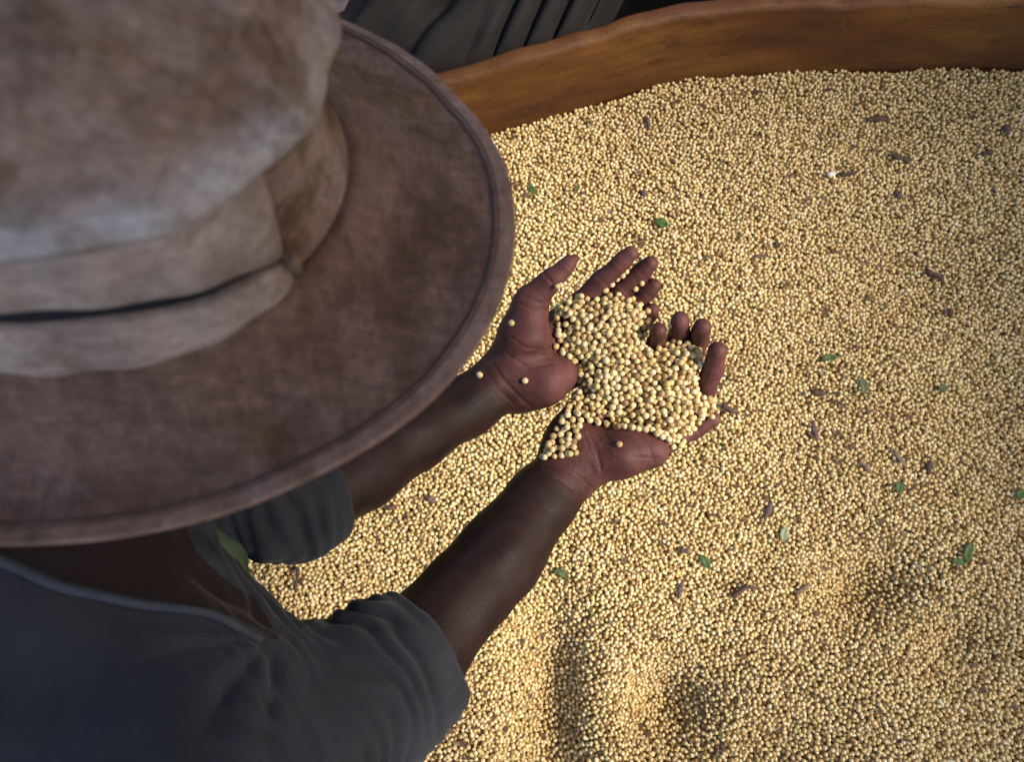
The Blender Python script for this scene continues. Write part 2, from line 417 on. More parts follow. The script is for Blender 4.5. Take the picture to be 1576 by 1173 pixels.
def capd(p, a, b, ra, rb):
    a = a.astype(np.float32); ab = (b.astype(np.float32) - a); l2 = float(ab @ ab) + 1e-12
    t = np.clip(((p - a) @ ab) / l2, 0, 1)
    d = p - a - t[..., None] * ab
    return np.sqrt((d * d).sum(-1)) - (ra + (rb - ra) * t)
def chain_box(pts, rs, m):
    q = np.array(pts); r = max(rs) + m
    return q.min(0) - r, q.max(0) + r
def add_chain(F, arr, pts, rs, k, base=None, kc=.003, m=.02):
    """Smooth-unites a chain of tapered capsules into arr; with base given, blends with base but only min()s into arr."""
    lo, hi = chain_box(pts, rs, m); sl, g = F.sub(lo, hi)
    v = None
    for i in range(len(pts) - 1):
        d = capd(g, pts[i], pts[i + 1], rs[i], rs[i + 1]); v = d if v is None else smin(v, d, kc)
    if base is not None:                    # creases at the finger joints
        for i in range(1, len(pts) - 1):
            t = pts[i + 1] - pts[i - 1]; t = t / np.linalg.norm(t)
            for off, dp in ((0, .0011), (.0032, .0006)):
                q = (g - (pts[i] + t * off).astype(np.float32)) @ t.astype(np.float32); v = v + np.float32(dp) * np.exp(-(q / .0013) ** 2)
            v = v - np.float32(.0007) * np.exp(-(((g - pts[i].astype(np.float32)) ** 2).sum(-1)) / .010 ** 2)
    if base is None: arr[sl] = smin(arr[sl], v, k)
    else: arr[sl] = np.minimum(arr[sl], smin(base[sl], v, k))
def surface_nets(F, arr):
    s = arr; ins = s < 0; n = np.array(s.shape) - 1
    cnt = np.zeros(n, np.int8)
    cor = [(i, j, k) for i in (0, 1) for j in (0, 1) for k in (0, 1)]
    for i, j, k in cor: cnt += ins[i:i + n[0], j:j + n[1], k:k + n[2]]
    act = (cnt > 0) & (cnt < 8); I = np.argwhere(act)
    val = np.stack([s[I[:, 0] + i, I[:, 1] + j, I[:, 2] + k] for i, j, k in cor], 1)
    ca = np.array(cor, float); acc = np.zeros((len(I), 3)); c = np.zeros(len(I))
    for a in range(8):
        for b in range(a + 1, 8):
            if np.abs(ca[a] - ca[b]).sum() != 1: continue
            cr = (val[:, a] < 0) != (val[:, b] < 0)
            t = np.where(cr, val[:, a] / np.where(cr, val[:, a] - val[:, b], 1), 0)
            acc += np.where(cr[:, None], ca[a] + t[:, None] * (ca[b] - ca[a]), 0); c += cr
    v = F.lo + (I + acc / c[:, None]) * F.vox
    idx = np.full(n, -1, np.int64); idx[act] = np.arange(len(I))
    quads = []
    for ax in range(3):
        u, w = (ax + 1) % 3, (ax + 2) % 3
        sl0 = [slice(None)] * 3; sl1 = [slice(None)] * 3; sl0[ax] = slice(0, -1); sl1[ax] = slice(1, None)
        a, b = ins[tuple(sl0)], ins[tuple(sl1)]
        E = np.argwhere(a != b)
        E = E[(E[:, u] > 0) & (E[:, w] > 0) & (E[:, u] < n[u]) & (E[:, w] < n[w])]
        sg = a[E[:, 0], E[:, 1], E[:, 2]]
        def at(du, dw):
            q = E.copy(); q[:, u] += du; q[:, w] += dw; return idx[q[:, 0], q[:, 1], q[:, 2]]
        q = np.stack([at(-1, -1), at(0, -1), at(0, 0), at(-1, 0)], 1)
        q[~sg] = q[~sg][:, ::-1]; quads.append(q)
    return v, np.concatenate(quads)
def relax(v, q, it, lam=.5):
    for _ in range(it):
        acc = np.zeros_like(v); c = np.zeros(len(v))
        for a, b in ((0, 1), (1, 2), (2, 3), (3, 0)):
            np.add.at(acc, q[:, a], v[q[:, b]]); np.add.at(acc, q[:, b], v[q[:, a]]); np.add.at(c, q[:, a], 1); np.add.at(c, q[:, b], 1)
        v = v + lam * (acc / c[:, None] - v)
    return v
def vnormals(v, q):
    fn = np.cross(v[q[:, 2]] - v[q[:, 0]], v[q[:, 3]] - v[q[:, 1]]); vn = np.zeros_like(v)
    for k in range(4): np.add.at(vn, q[:, k], fn)
    return vn / (np.linalg.norm(vn, axis=1, keepdims=True) + 1e-12)
def J(*rows):                               # rows (px, py, depth, radius px) -> world points, radii in metres
    return [P(a, b, d) for a, b, d, r in rows], [r * d / FPX for a, b, d, r in rows]

# ------------------------------------------------------------------ the person: arms and hands
AF = Field((-.27, -.20, .32), (.24, .31, .565), .0015)
def hand(palm_chains, fingers, creases=()):
    base = np.full(AF.n, .05, np.float32)
    for rows, k in palm_chains:
        p, r = J(*rows); add_chain(AF, base, p, r, k, kc=.010)
    for rows, depth in creases:
        p, r = J(*rows); lo, hi = chain_box(p, r, .004); sl, g = AF.sub(lo, hi)
        for i in range(len(p) - 1):
            base[sl] = -smin(-base[sl], capd(g, p[i], p[i + 1], r[i], r[i + 1]), .004)
    out = base.copy()
    for rows in fingers:
        p, r = J(*rows); add_chain(AF, out, p, [q * .93 for q in r], .006, base=base, kc=.004)
    return out
LH = hand([
    ([(470, 775, .600, 66), (560, 718, .640, 62), (640, 668, .675, 53), (715, 628, .708, 46), (775, 585, .722, 44)], .012),   # forearm
    ([(780, 580, .728, 42), (845, 520, .752, 34), (890, 474, .750, 21)], .014),
    ([(790, 580, .732, 40), (860, 535, .762, 30), (912, 500, .757, 20)], .014),
    ([(795, 585, .732, 40), (870, 552, .764, 30), (934, 522, .759, 19)], .014),
    ([(800, 590, .728, 38), (872, 570, .758, 28), (952, 545, .757, 17)], .014),
    ([(790, 560, .715, 34), (806, 520, .707, 38), (815, 480, .705, 31)], .016),          # ball of the thumb
    ([(805, 598, .716, 30), (838, 590, .714, 33), (862, 578, .722, 27)], .014),          # heel of the hand
], [
    [(893, 468, .748, 19), (928, 430, .738, 17), (955, 405, .727, 15.5), (971, 390, .720, 12.5)],
    [(915, 492, .755, 19), (960, 444, .748, 17), (989, 418, .737, 15.5), (1001, 406, .730, 12.5)],
    [(935, 515, .757, 18), (975, 470, .752, 16.5), (998, 448, .741, 15), (1007, 439, .735, 12.5)],
    [(952, 540, .757, 16), (985, 500, .752, 15), (1000, 483, .742, 13.5), (1005, 476, .737, 11)],
    [(812, 500, .705, 30), (817, 463, .698, 25), (848, 431, .692, 19.5), (872, 408, .690, 14), (884, 398, .690, 7.5)],
], creases=[([(800, 553, .684, 5), (835, 549, .690, 7), (872, 556, .700, 7)], 0)])
RH = hand([
    ([(590, 1045, .585, 78), (652, 988, .615, 76), (768, 857, .668, 66), (835, 768, .705, 52), (875, 722, .722, 47)], .012),
    ([(885, 712, .728, 44), (960, 670, .762, 32), (1048, 640, .752, 21)], .014),
    ([(885, 705, .732, 42), (950, 655, .768, 30), (1020, 618, .762, 20)], .014),
    ([(882, 695, .732, 40), (935, 640, .768, 30), (993, 602, .762, 19)], .014),
    ([(880, 690, .728, 38), (915, 635, .762, 28), (968, 588, .762, 18)], .014),
    ([(915, 705, .716, 34), (955, 700, .712, 36), (998, 692, .716, 31)], .016),          # ball of the thumb
    ([(868, 700, .718, 30), (878, 665, .722, 28), (893, 632, .735, 24)], .014),          # outer edge of the hand
], [
    [(1048, 640, .752, 20), (1082, 602, .745, 18.5), (1098, 567, .722, 17.5), (1104, 541, .703, 14.5)],
    [(1020, 618, .762, 19), (1062, 562, .764, 17.5), (1077, 524, .737, 16), (1081, 502, .708, 14.5)],
    [(993, 602, .762, 19), (1032, 548, .764, 17.5), (1045, 512, .737, 16), (1047, 493, .708, 14.5)],
    [(968, 588, .762, 17), (1002, 548, .758, 15.5), (1010, 524, .737, 14.5), (1013, 509, .712, 13)],
    [(985, 690, .730, 30), (1034, 674, .748, 21), (1070, 658, .750, 17), (1097, 646, .745, 12.5)],
], creases=[([(884, 668, .690, 4), (905, 700, .684, 5), (915, 735, .690, 4)], 0)])
ARMS = np.minimum(LH, RH)
del LH, RH
av, aq = surface_nets(AF, ARMS)
av = relax(av, aq, 1, .3)
an = vnormals(av, aq)
lx, ly, _ = PX(av)
def crease_line(poly, depth, wpx):          # a fine furrow in the skin along a line over the palm or wrist
    dm = np.full(len(av), 1e9)
    for a, b in zip(poly[:-1], poly[1:]):
        a, b = np.array(a, float), np.array(b, float); ab = b - a; t = np.clip(((lx - a[0]) * ab[0] + (ly - a[1]) * ab[1]) / (ab @ ab), 0, 1)
        dm = np.minimum(dm, np.hypot(lx - a[0] - t * ab[0], ly - a[1] - t * ab[1]))
    return -depth * np.exp(-(dm / wpx) ** 2) * np.clip(an[:, 2] * 2, 0, 1)
cd = np.zeros(len(av))
for poly, dp, w_ in ([[(758, 560), (775, 585), (800, 612), (818, 626)], .0011, 2.4], [[(748, 572), (768, 600), (798, 630)], .0009, 2.2], [[(838, 420), (852, 440), (862, 446)], .0010, 2.2],
                     [[(800, 468), (822, 478), (846, 476)], .0011, 2.4], [[(806, 455), (832, 466)], .0008, 2.0], [[(786, 520), (810, 536), (836, 538)], .0009, 2.2], [[(780, 545), (812, 566), (850, 560)], .0008, 2.0],
                     [[(838, 716), (868, 722), (895, 738), (912, 752)], .0011, 2.4], [[(830, 728), (860, 738), (885, 756)], .0009, 2.2], [[(905, 668), (918, 690), (925, 722)], .0012, 2.4], [[(930, 668), (948, 690), (975, 704), (1010, 706)], .0009, 2.2],
                     [[(985, 672), (1000, 688), (1006, 712)], .0010, 2.2], [[(880, 650), (900, 672), (906, 690)], .0009, 2.0]):
    cd += crease_line(poly, dp, w_)
cd += .0006 * wob(av, 60, 3) + .0009 * wob(av, 27, 7)
av = av + an * cd[:, None]
zz = AF.lo[2] + np.arange(AF.n[2]) * AF.vox
ZTOP = np.where((ARMS < 0).any(2), zz[AF.n[2] - 1 - np.argmax((ARMS < 0)[:, :, ::-1], 2)], -1.0)    # top of the hands, per column
def ztop(x, y):
    i = np.clip(np.round((np.asarray(x) - AF.lo[0]) / AF.vox).astype(int), 0, AF.n[0] - 1); j = np.clip(np.round((np.asarray(y) - AF.lo[1]) / AF.vox).astype(int), 0, AF.n[1] - 1)
    return ZTOP[i, j]

# hat frame (needed for the head)
HC = C2W((-.1707, .0888, -.2876)) + np.array([0, 0, CAMZ])
def rotm(a):
    cx, sx, cy, sy, cz, sz = math.cos(a[0]), math.sin(a[0]), math.cos(a[1]), math.sin(a[1]), math.cos(a[2]), math.sin(a[2])
    return np.array([[1, 0, 0], [0, cx, -sx], [0, sx, cx]]) @ np.array([[cy, 0, sy], [0, 1, 0], [-sy, 0, cy]]) @ np.array([[cz, -sz, 0], [sz, cz, 0], [0, 0, 1]])
HR = rotm((-.4263, .1284, .0974))
HM = np.stack([C2W(HR[:, k]) for k in range(3)], 1)          # columns: long axis, short axis, up axis of the hat
def hatp(x, y, z): return HC + HM @ np.array([x, y, z])

# torso, neck and head (coarser; hidden under shirt and hat)
RS, LS = np.array([-.235, -.150, .535]), np.array([-.50, .09, .545])
FWD = np.array([.66, .75, 0.0])
def torso(F, arr, off):
    def ch(pts, rs, k=.05): add_chain(F, arr, [np.asarray(p, float) for p in pts], [r - off for r in rs], k, kc=.05, m=.06)
    ch([RS, (RS + LS) / 2 + np.array([0, 0, .015]), LS], [.100, .112, .100])
    lat = np.array([-.75, .66, 0]) * .085
    mid = np.array([-.385, -.075, .50]); hip = np.array([-.60, -.31, .06])
    ch([mid + lat, hip + lat], [.115, .130]); ch([mid - lat, hip - lat], [.115, .130])
TF = Field((-.82, -.52, -.02), (.06, .32, .88), .0048)
TA = np.full(TF.n, .05, np.float32)
torso(TF, TA, .010)
chin = hatp(.02, 0, -.13)
add_chain(TF, TA, [np.array([-.32, .04, .56]), hatp(-.02, -.01, -.11)], [.050, .052], .05, kc=.03)
sl, g = TF.sub(HC - .25, HC + .2)
def ell(g, c, r): 
    q = (g - c.astype(np.float32)) @ HM.astype(np.float32) / np.array(r, np.float32); l = np.sqrt((q * q).sum(-1)); return (l - 1) * min(r)
h = smin(ell(g, hatp(0, 0, -.02), (.096, .078, .095)), ell(g, hatp(.025, 0, -.085), (.068, .060, .065)), .03)
h = smin(h, capd(g, hatp(.093, 0, -.05), hatp(.110, 0, -.082), .009, .014), .012)                                 # nose
h = smin(h, capd(g, hatp(.088, -.02, -.108), hatp(.088, .02, -.108), .007, .007), .006)                          # mouth
for s in (-1, 1):
    h = smin(h, capd(g, hatp(-.005, s * .082, -.035), hatp(-.012, s * .078, -.082), .015, .009), .008)           # ears
    h = -smin(-h, ell(g, hatp(.098, s * .032, -.048), (.012, .016, .010)), .008)                                 # eye sockets
TA[sl] = smin(TA[sl], h, .02)
for el, sh, r in ((P(620, 1015, .60), RS, .048), (P(470, 775, .60), LS, .044)):
    add_chain(TF, TA, [el, sh], [r * .85, r], .03)
tv, tq = surface_nets(TF, TA)
person = empty('person', (-.55, -.25, 0.0))
tag(person, 'person in a wide-brimmed brown hat and grey-blue shirt holding soybeans in cupped hands', 'person')
def child(o, par):
    o.parent = par; o.matrix_parent_inverse = Matrix.Translation(-par.location) if par.parent is None else Matrix()
    return o
bv = np.concatenate([av, tv]); bq = np.concatenate([aq, tq + len(av)])
bme = fast_mesh('body', bv, bq)
px, py, dd = PX(av)
# palm side of the hands is paler: distance past the wrists, and facing upward
def past(px, py, a, b): 
    d = np.array(b, float) - np.array(a, float); L = np.linalg.norm(d); return ((px - a[0]) * d[0] + (py - a[1]) * d[1]) / L
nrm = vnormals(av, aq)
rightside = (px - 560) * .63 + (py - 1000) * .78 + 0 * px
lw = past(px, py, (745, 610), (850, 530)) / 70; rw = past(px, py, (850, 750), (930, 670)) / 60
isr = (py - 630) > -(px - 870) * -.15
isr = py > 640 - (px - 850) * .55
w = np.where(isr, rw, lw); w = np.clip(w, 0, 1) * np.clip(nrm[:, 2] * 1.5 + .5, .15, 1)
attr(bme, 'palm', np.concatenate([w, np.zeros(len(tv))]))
body = bpy.data.objects.new('body', bme); COL.objects.link(body); bme.materials.append(M_SKIN); child(body, person)

# ------------------------------------------------------------------ shirt
SF = Field((-.80, -.50, .10), (.06, .26, .70), .0028)
SA = np.full(SF.n, .05, np.float32)
torso(SF, SA, 0.0)
rc, rr = J((656, 996, .612, 95), (592, 1046, .590, 108), (500, 1118, .555, 124))
r_axis = rc[0] - rc[2]; r_axis /= np.linalg.norm(r_axis)
lc, lr = J((496, 756, .608, 66), (455, 776, .588, 72))
l_axis = lc[0] - lc[1]; l_axis /= np.linalg.norm(l_axis)
def sleeve(c, r, sh, rsh, axis, inner, dep=.045):
    sl, g = SF.sub(np.min(c + [sh], 0) - .13, np.max(c + [sh], 0) + .13)
    pts, rs = c + [sh], r + [rsh]; v = None
    for i in range(len(pts) - 1):
        d = capd(g, pts[i], pts[i + 1], rs[i], rs[i + 1]); v = d if v is None else smin(v, d, .03)
    along = (g - c[0].astype(np.float32)) @ axis.astype(np.float32)
    v = np.maximum(v, along)                                                    # straight cut at the cuff
    near = capd(g, c[0] + axis * .06, c[0] - axis * dep, inner, inner)         # the opening around the arm
    tot = smin(SA[sl], v, .022)
    SA[sl] = np.maximum(tot, -near)
sleeve(rc, rr, RS, .105, r_axis, .0478)
sleeve(lc, lr, LS, .085, l_axis, .0360, -.010)
sv, sq = surface_nets(SF, SA)
sv = relax(sv, sq, 2, .5)
sn = vnormals(sv, sq)
# folds: rings bunched along the sleeve, pleats fanning out from the armpit, slack over the back
t = (rc[0] - sv) @ r_axis
away = np.linalg.norm(sv - rc[0] + np.outer(t, r_axis), axis=1)
ph = t / .0185 + .55 * wob(sv, 28, 1) + .25 * np.sin(t * 140) + 18 * (sv[:, 2] - .5)
ring = (np.abs(np.sin(math.pi * ph)) ** .7 - .55) * np.clip(.55 + .75 * wob(sv, 19, 6), .08, 1.2)
m_ring = np.clip((t - .012) / .02, 0, 1) * np.clip((.19 - t) / .08, 0, 1) * np.clip((.17 - away) / .05, 0, 1)
sx_, sy_, sd_ = PX(sv)
th = np.arctan2(sy_ - 978, sx_ - 428); rho = np.hypot(sy_ - 978, sx_ - 428)
fan = np.abs(np.sin(th * 5.2 + .5 * wob(sv, 14, 3) + rho * .004)) ** .8 - .55
m_fan = np.exp(-((rho - 95) / 85) ** 2) * np.clip(1.2 - m_ring, 0, 1)
slack = wob(sv, 17, 5) * .6 + wob(sv, 34, 8) * .3
disp = .0100 * ring * m_ring + .0140 * fan * m_fan + .0045 * slack * np.clip(1 - m_ring, .2, 1)
tl = (lc[0] - sv) @ l_axis; awl = np.linalg.norm(sv - lc[0] + np.outer(tl, l_axis), axis=1)
m_l = np.clip((tl - .008) / .02, 0, 1) * np.clip((.17 - tl) / .06, 0, 1) * np.clip((.064 - awl) / .02, 0, 1) * np.clip((.12 - tl) / .03, 0, 1)
disp += .0042 * (np.abs(np.sin(math.pi * (tl / .012 + .6 * wob(sv, 26, 2)))) - .5) * m_l
hem = np.exp(-((t - .010) / .0028) ** 2) * (t > -.002) * (away < .075)
disp += -.0016 * hem
sv2 = relax(sv + sn * disp[:, None], sq, 2, .45)
# open neck: the cloth ends along the collar line
cxs = np.array([-400, -150, 0, 100, 200, 330, 395, 418]); cys = np.array([640, 765, 850, 895, 917, 938, 966, 985])
awl2 = awl + np.clip(tl - .10, 0, 1) * 2
sx2, sy2, _ = PX(sv2)
neck = np.minimum(np.minimum((np.interp(sx2, cxs, cys) - sy2) / 12, (awl2 - .046) / .006), (sv2[:, 2] - .44) / .01)
neck = np.minimum(neck, (432 - sx2 + .6 * (sy2 - 985)) / 12)
sv2 = sv2 - sn * (.0015 * np.clip(neck, 0, 1))[:, None]
shirt_me = fast_mesh('shirt', sv2, sq); attr(shirt_me, 'neck', neck)
shirt = bpy.data.objects.new('shirt', shirt_me); COL.objects.link(shirt); shirt_me.materials.append(M_SHIRT); child(shirt, person)
# collar ribbing along the neck edge, laid on the cloth
path = []
for x in np.linspace(-190, 408, 40):
    y = float(np.interp(x, cxs, cys))
    near = np.nonzero((np.abs(sx_ - x) < 9) & (np.abs(sy_ - y) < 12))[0]
    if len(near): path.append(sv2[near[np.argmin(sd_[near])]] + np.array([0, 0, .001]))
for _ in range(3): path = [path[0]] + [(path[i - 1] + path[i] * 2 + path[i + 1]) / 4 for i in range(1, len(path) - 1)] + [path[-1]]
cv, cf = tube(path, [.0032] * len(path), 8)
child(mesh_obj('collar', cv, cf, M_COLLAR), shirt)
shirt.children[0].matrix_parent_inverse = shirt.matrix_world.inverted() if False else Matrix.Translation((0, 0, 0))

# trousers, kneeling in the beans behind the torso (outside the picture)
KF = Field((-1.0, -.75, -.12), (-.15, .20, .30), .008); KA = np.full(KF.n, .05, np.float32)
lat = np.array([-.75, .66, 0])
for s in (-1, 1):
    hip = np.array([-.60, -.31, .10]) + lat * s * .09; knee = hip + FWD * .10 + np.array([0, 0, -.10]); foot = hip - FWD * .14 + np.array([0, 0, -.10])
    add_chain(KF, KA, [hip, knee, foot], [.13, .075, .06], .04, kc=.02)
kv, kq = surface_nets(KF, KA)
tro = bpy.data.objects.new('trousers', fast_mesh('trousers', kv, kq)); COL.objects.link(tro); tro.data.materials.append(M_TROUSER); child(tro, person)

# ------------------------------------------------------------------ hat
hat = empty('hat'); hat.parent = person
hat.matrix_parent_inverse = Matrix.Translation(-person.location)
mw = Matrix.Identity(4)
for r in range(3):
    for c in range(3): mw[r][c] = HM[r, c]
    mw[r][3] = HC[r]
hat.matrix_basis = mw
A0, B0 = .106, .090
def revolve(name, prof, mt, fn=None, nseg=160, closed=False, a0=0, a1=2 * math.pi):
    """prof(u)->list of (da, h) : offset outward from the crown-base ellipse and height, swept round the hat."""
    full = abs(a1 - a0 - 2 * math.pi) < 1e-6
    v, f = [], []; ns = nseg if full else nseg + 1
    for i in range(ns):
        a = a0 + (a1 - a0) * i / nseg; pr = prof(a); n = len(pr)
        for (s, h) in pr:
            p = np.array([math.cos(a) * (A0 + s), math.sin(a) * (B0 + s), h])
            if fn: p = fn(p, a, s, h)
            v.append(p)
    for i in range(nseg):
        j = (i + 1) % ns if full else i + 1
        for k in range(n if closed else n - 1):
            k2 = (k + 1) % n; f.append((i * n + k, j * n + k, j * n + k2, i * n + k2))
    if closed and not full: f.append(tuple(range(n))[::-1]); f.append(tuple((ns - 1) * n + k for k in range(n)))
    return mesh_obj(name, v, f, mt, hat)
KNOT = R_(-40.0)                                             # where the band is gathered
def gather(a):                                               # 1 away from the knot, 0 at it and beyond it
    d = (a - KNOT + math.pi) % (2 * math.pi) - math.pi
    return min(1.0, max(0.0, -d / R_(60))) ** .65 if d < 0 else min(1.0, d / R_(200))
HC_ = .120
def crown_prof(a):
    pr = [(-.004, -.004)]
    lip = .0050
    for h in np.linspace(0, .058, 7): pr.append((-.0035 - .05 * h, h))
    pr += [(-.0035, .0625), (lip * .6, .0628), (lip, .0645), (lip + .0008, .068)]
    for u in np.linspace(.06, 1, 22)[0:]:
        ang = u * math.pi / 2
        # wall leans inward, rounds over into the top
        pr.append((lip - .060 * u - (A0 + lip - .060) * (1 - math.cos(max(0, (u - .30) / .70) * math.pi / 2)) ** 1.35, .068 + (HC_ - .068) * math.sin(min(1, u * 1.06) * math.pi / 2)))
    return pr
def crown_fn(p, a, s, h):
    fr = max(0.0, 1 + s / A0); p = np.array([math.cos(a) * A0 * fr, math.sin(a) * B0 * fr, h])
    q = np.array(p)[None]
    k = min(1, max(0, h / .03))
    d = float(.0022 * wob(q, 42, 2) + .0012 * wob(q, 95, 5)) * k
    rr = math.hypot(p[0], p[1]) + 1e-9
    p = p + np.array([p[0] / rr, p[1] / rr, .4]) * d
    if h > .08:                                              # long dent along the top
        p[2] -= .022 * math.exp(-(p[1] / .026) ** 2) * math.exp(-(p[0] / .075) ** 4) * min(1, (h - .08) / .03)
    da_ = (a - R_(32) + math.pi) % (2 * math.pi) - math.pi
    p[:2] *= 1 - .12 * math.exp(-(da_ / R_(48)) ** 2) * min(1, max(0, h) / .066)
    pinch = math.exp(-((a - R_(22)) / .16) ** 2) + math.exp(-((a - R_(-20)) / .10) ** 2) * .9
    p[:2] *= 1 - .035 * pinch * min(1, h / .05)
    return p
crown = revolve('crown', crown_prof, M_CROWN, crown_fn, 180)
hz = np.tile(np.array([h for _, h in crown_prof(0)]), 180)
attr(crown.data, 'wear_light', 1.0 * np.exp(-((hz - .070) / .008) ** 2))
def brim_surf(a, s):                                         # s 0 at the crown, 1 at the edge
    low = math.exp(-(((a + math.pi / 2 + math.pi) % (2 * math.pi) - math.pi) / 1.0) ** 2)
    ra, rb = A0 + (.1771 - A0) * s, B0 + (.1473 - B0) * s
    s_in = s; s = max(0.0, s); h = -.029 * s ** .9 + .02 * min(0, s_in) - (.004 + .009 * low) * math.sin(math.pi * s ** 1.15)
    h += .0018 * math.sin(5 * a + 1) * s + .0012 * math.sin(11 * a) * s * s
    p = np.array([[math.cos(a) * ra, math.sin(a) * rb, h]])
    p[0, 2] += float(.0013 * wob(p, 60, 4) + .0007 * wob(p, 130, 9)) * min(1, s * 3) * (1 - .6 * max(0, s - .8) / .2)
    return p[0]
def make_brim():
    na, ns = 240, 34; v, f = [], []
    for i in range(na):
        a = 2 * math.pi * i / na
        top = [brim_surf(a, s) for s in np.linspace(-.20, 1, ns)]
        v += top + [p - np.array([0, 0, .0032]) for p in top[::-1]]
    n = ns * 2
    for i in range(na):
        j = (i + 1) % na
        for k in range(n): f.append((i * n + k, j * n + k, j * n + (k + 1) % n, i * n + (k + 1) % n))
    return mesh_obj('brim', v, f, M_BRIM, hat)
brim = make_brim()
def ringtube(name, s, r, mt, dz=0.0, n=240, a0=0, a1=2 * math.pi):
    pts = [brim_surf(a0 + (a1 - a0) * i / n, s) + np.array([0, 0, dz]) for i in range(n + 1)]
    v, f = tube(pts, [r] * len(pts), 6, cap=False)
    return mesh_obj(name, v, f, mt, hat)
def make_hem():
    na = 240; v, f = [], []; ss = [.868, .870, .90, .94, .975, .995]; n = len(ss) + 3
    for i in range(na):
        a = 2 * math.pi * i / na; t_ = [brim_surf(a, s) + np.array([0, 0, .0001 if k == 0 else .0011]) for k, s in enumerate(ss)]
        e = brim_surf(a, 1.012) - np.array([0, 0, .0012]); v += t_ + [e, brim_surf(a, 1.0) - np.array([0, 0, .0046]), brim_surf(a, .93) - np.array([0, 0, .0044])]
    for i in range(na):
        j = (i + 1) % na
        for k in range(n - 1): f.append((i * n + k, j * n + k, j * n + k + 1, i * n + k + 1))
    mesh_obj('edge_binding', v, f, M_PIPING, hat)
make_hem()
ringtube('stitch_line', .895, .00045, M_THREAD, .0011)
ringtube('stitch_line', .848, .0004, M_THREAD, .0001)
A_S, A_E = KNOT - R_(200), KNOT
def band_lo(a):
    g = gather(a)
    b0, b1 = .000, .014 + .018 * g
    return [(.001, b0), (.0065, b0 + .001), (.0070, b0 + .004), (.0040 + .001 * g, b1 - .002), (.003, b1), (-.0025, b1)]
def band_hi(a):
    g = gather(a); b0 = .015 + .032 * g; b1 = .0625
    return [(-.003, b0), (.0032, b0), (.0044, b0 + .002), (.0030, (b0 + b1) / 2), (.0022, b1 - .002), (.001, b1), (-.003, b1)]
def wavy(p, a, s, h):
    return p + np.array([math.cos(a), math.sin(a), 0]) * (.0010 * math.sin(9 * a + h * 200) + .0006 * math.sin(23 * a)) + np.array([0, 0, .0008 * math.sin(13 * a)])
def tapered(pf):
    def g_(a):
        k = min(1, max(0, (KNOT + .02 - a) / .16)) ** .6
        return [(-.003 + (s_ + .003) * k, h_) for s_, h_ in pf(a)]
    return g_
for pf in (tapered(band_lo), tapered(band_hi)): revolve('hat_band', pf, M_BAND, wavy, 150, closed=True, a0=R_(-290), a1=KNOT + .02)
revolve('ribbon', lambda a: [(-.0065 + (q_[0] + .0065) * min(1, max(0, (KNOT - .05 - a) / .25)), q_[1]) for q_ in [(-.0030, .004), (.0004, .005), (.0006, .02), (.0004, .050), (-.003, .052)]], M_RIBBON, None, 120, closed=True, a0=R_(-285), a1=KNOT - .05)
kp = np.array([math.cos(KNOT) * (A0 + .004), math.sin(KNOT) * (B0 + .004), .016])
bm = bmesh.new(); bmesh.ops.create_icosphere(bm, subdivisions=3, radius=1)
for vv in bm.verts:
    q = np.array(vv.co)[None]; k = 1 + .18 * float(wob(q, 2.3, 3)); vv.co = Vector(kp) + Vector((vv.co.x * .0026, vv.co.y * .0026, vv.co.z * .0065)) * k
me = bpy.data.meshes.new('band_knot'); bm.to_mesh(me); bm.free(); me.materials.append(M_CROWN)
me.polygons.foreach_set('use_smooth', [True] * len(me.polygons))
ko = bpy.data.objects.new('band_knot', me); COL.objects.link(ko); ko.parent = hat

# ------------------------------------------------------------------ beans lying in the hands
def inpoly(x, y, poly):
    c = np.zeros(np.shape(x), bool); n = len(poly)
    for i in range(n):
        x0, y0 = poly[i]; x1, y1 = poly[i - 1]
        c ^= ((y0 > y) != (y1 > y)) & (x < (x1 - x0) * (y - y0) / (y1 - y0 + 1e-9) + x0)
    return c
MOUND = [(852, 466), (880, 455), (915, 458), (950, 452), (985, 462), (1003, 480), (1004, 500), (996, 520), (1015, 532), (1045, 520), (1075, 516), (1092, 528),
         (1092, 560), (1082, 590), (1100, 615), (1100, 642), (1078, 652), (1060, 668), (1046, 692), (1020, 686), (990, 668), (940, 662), (898, 652), (886, 668), (884, 704), (834, 704),
         (842, 682), (862, 652), (874, 618), (892, 596), (890, 568), (868, 552), (854, 540), (856, 510)]
DB = .0064
def edge_dist(x, y):
    d = np.full(np.shape(x), 1e9)
    for i in range(len(MOUND)):
        a, b = np.array(MOUND[i - 1], float), np.array(MOUND[i], float); ab = b - a
        t = np.clip(((x - a[0]) * ab[0] + (y - a[1]) * ab[1]) / (ab @ ab), 0, 1)
        d = np.minimum(d, np.hypot(x - a[0] - t * ab[0], y - a[1] - t * ab[1]))
    return d
def mound_depth(px, py):                                     # depth of the top of the handful under a pixel
    e = edge_dist(px, py); s = np.clip(e / 45, 0, 1); s = 1 - (1 - s) ** 2
    spill = np.clip((890 - px) / 40, 0, 1) * np.clip((py - 620) / 40, 0, 1)
    return .733 - .020 * s * (1 - spill) - .043 * spill
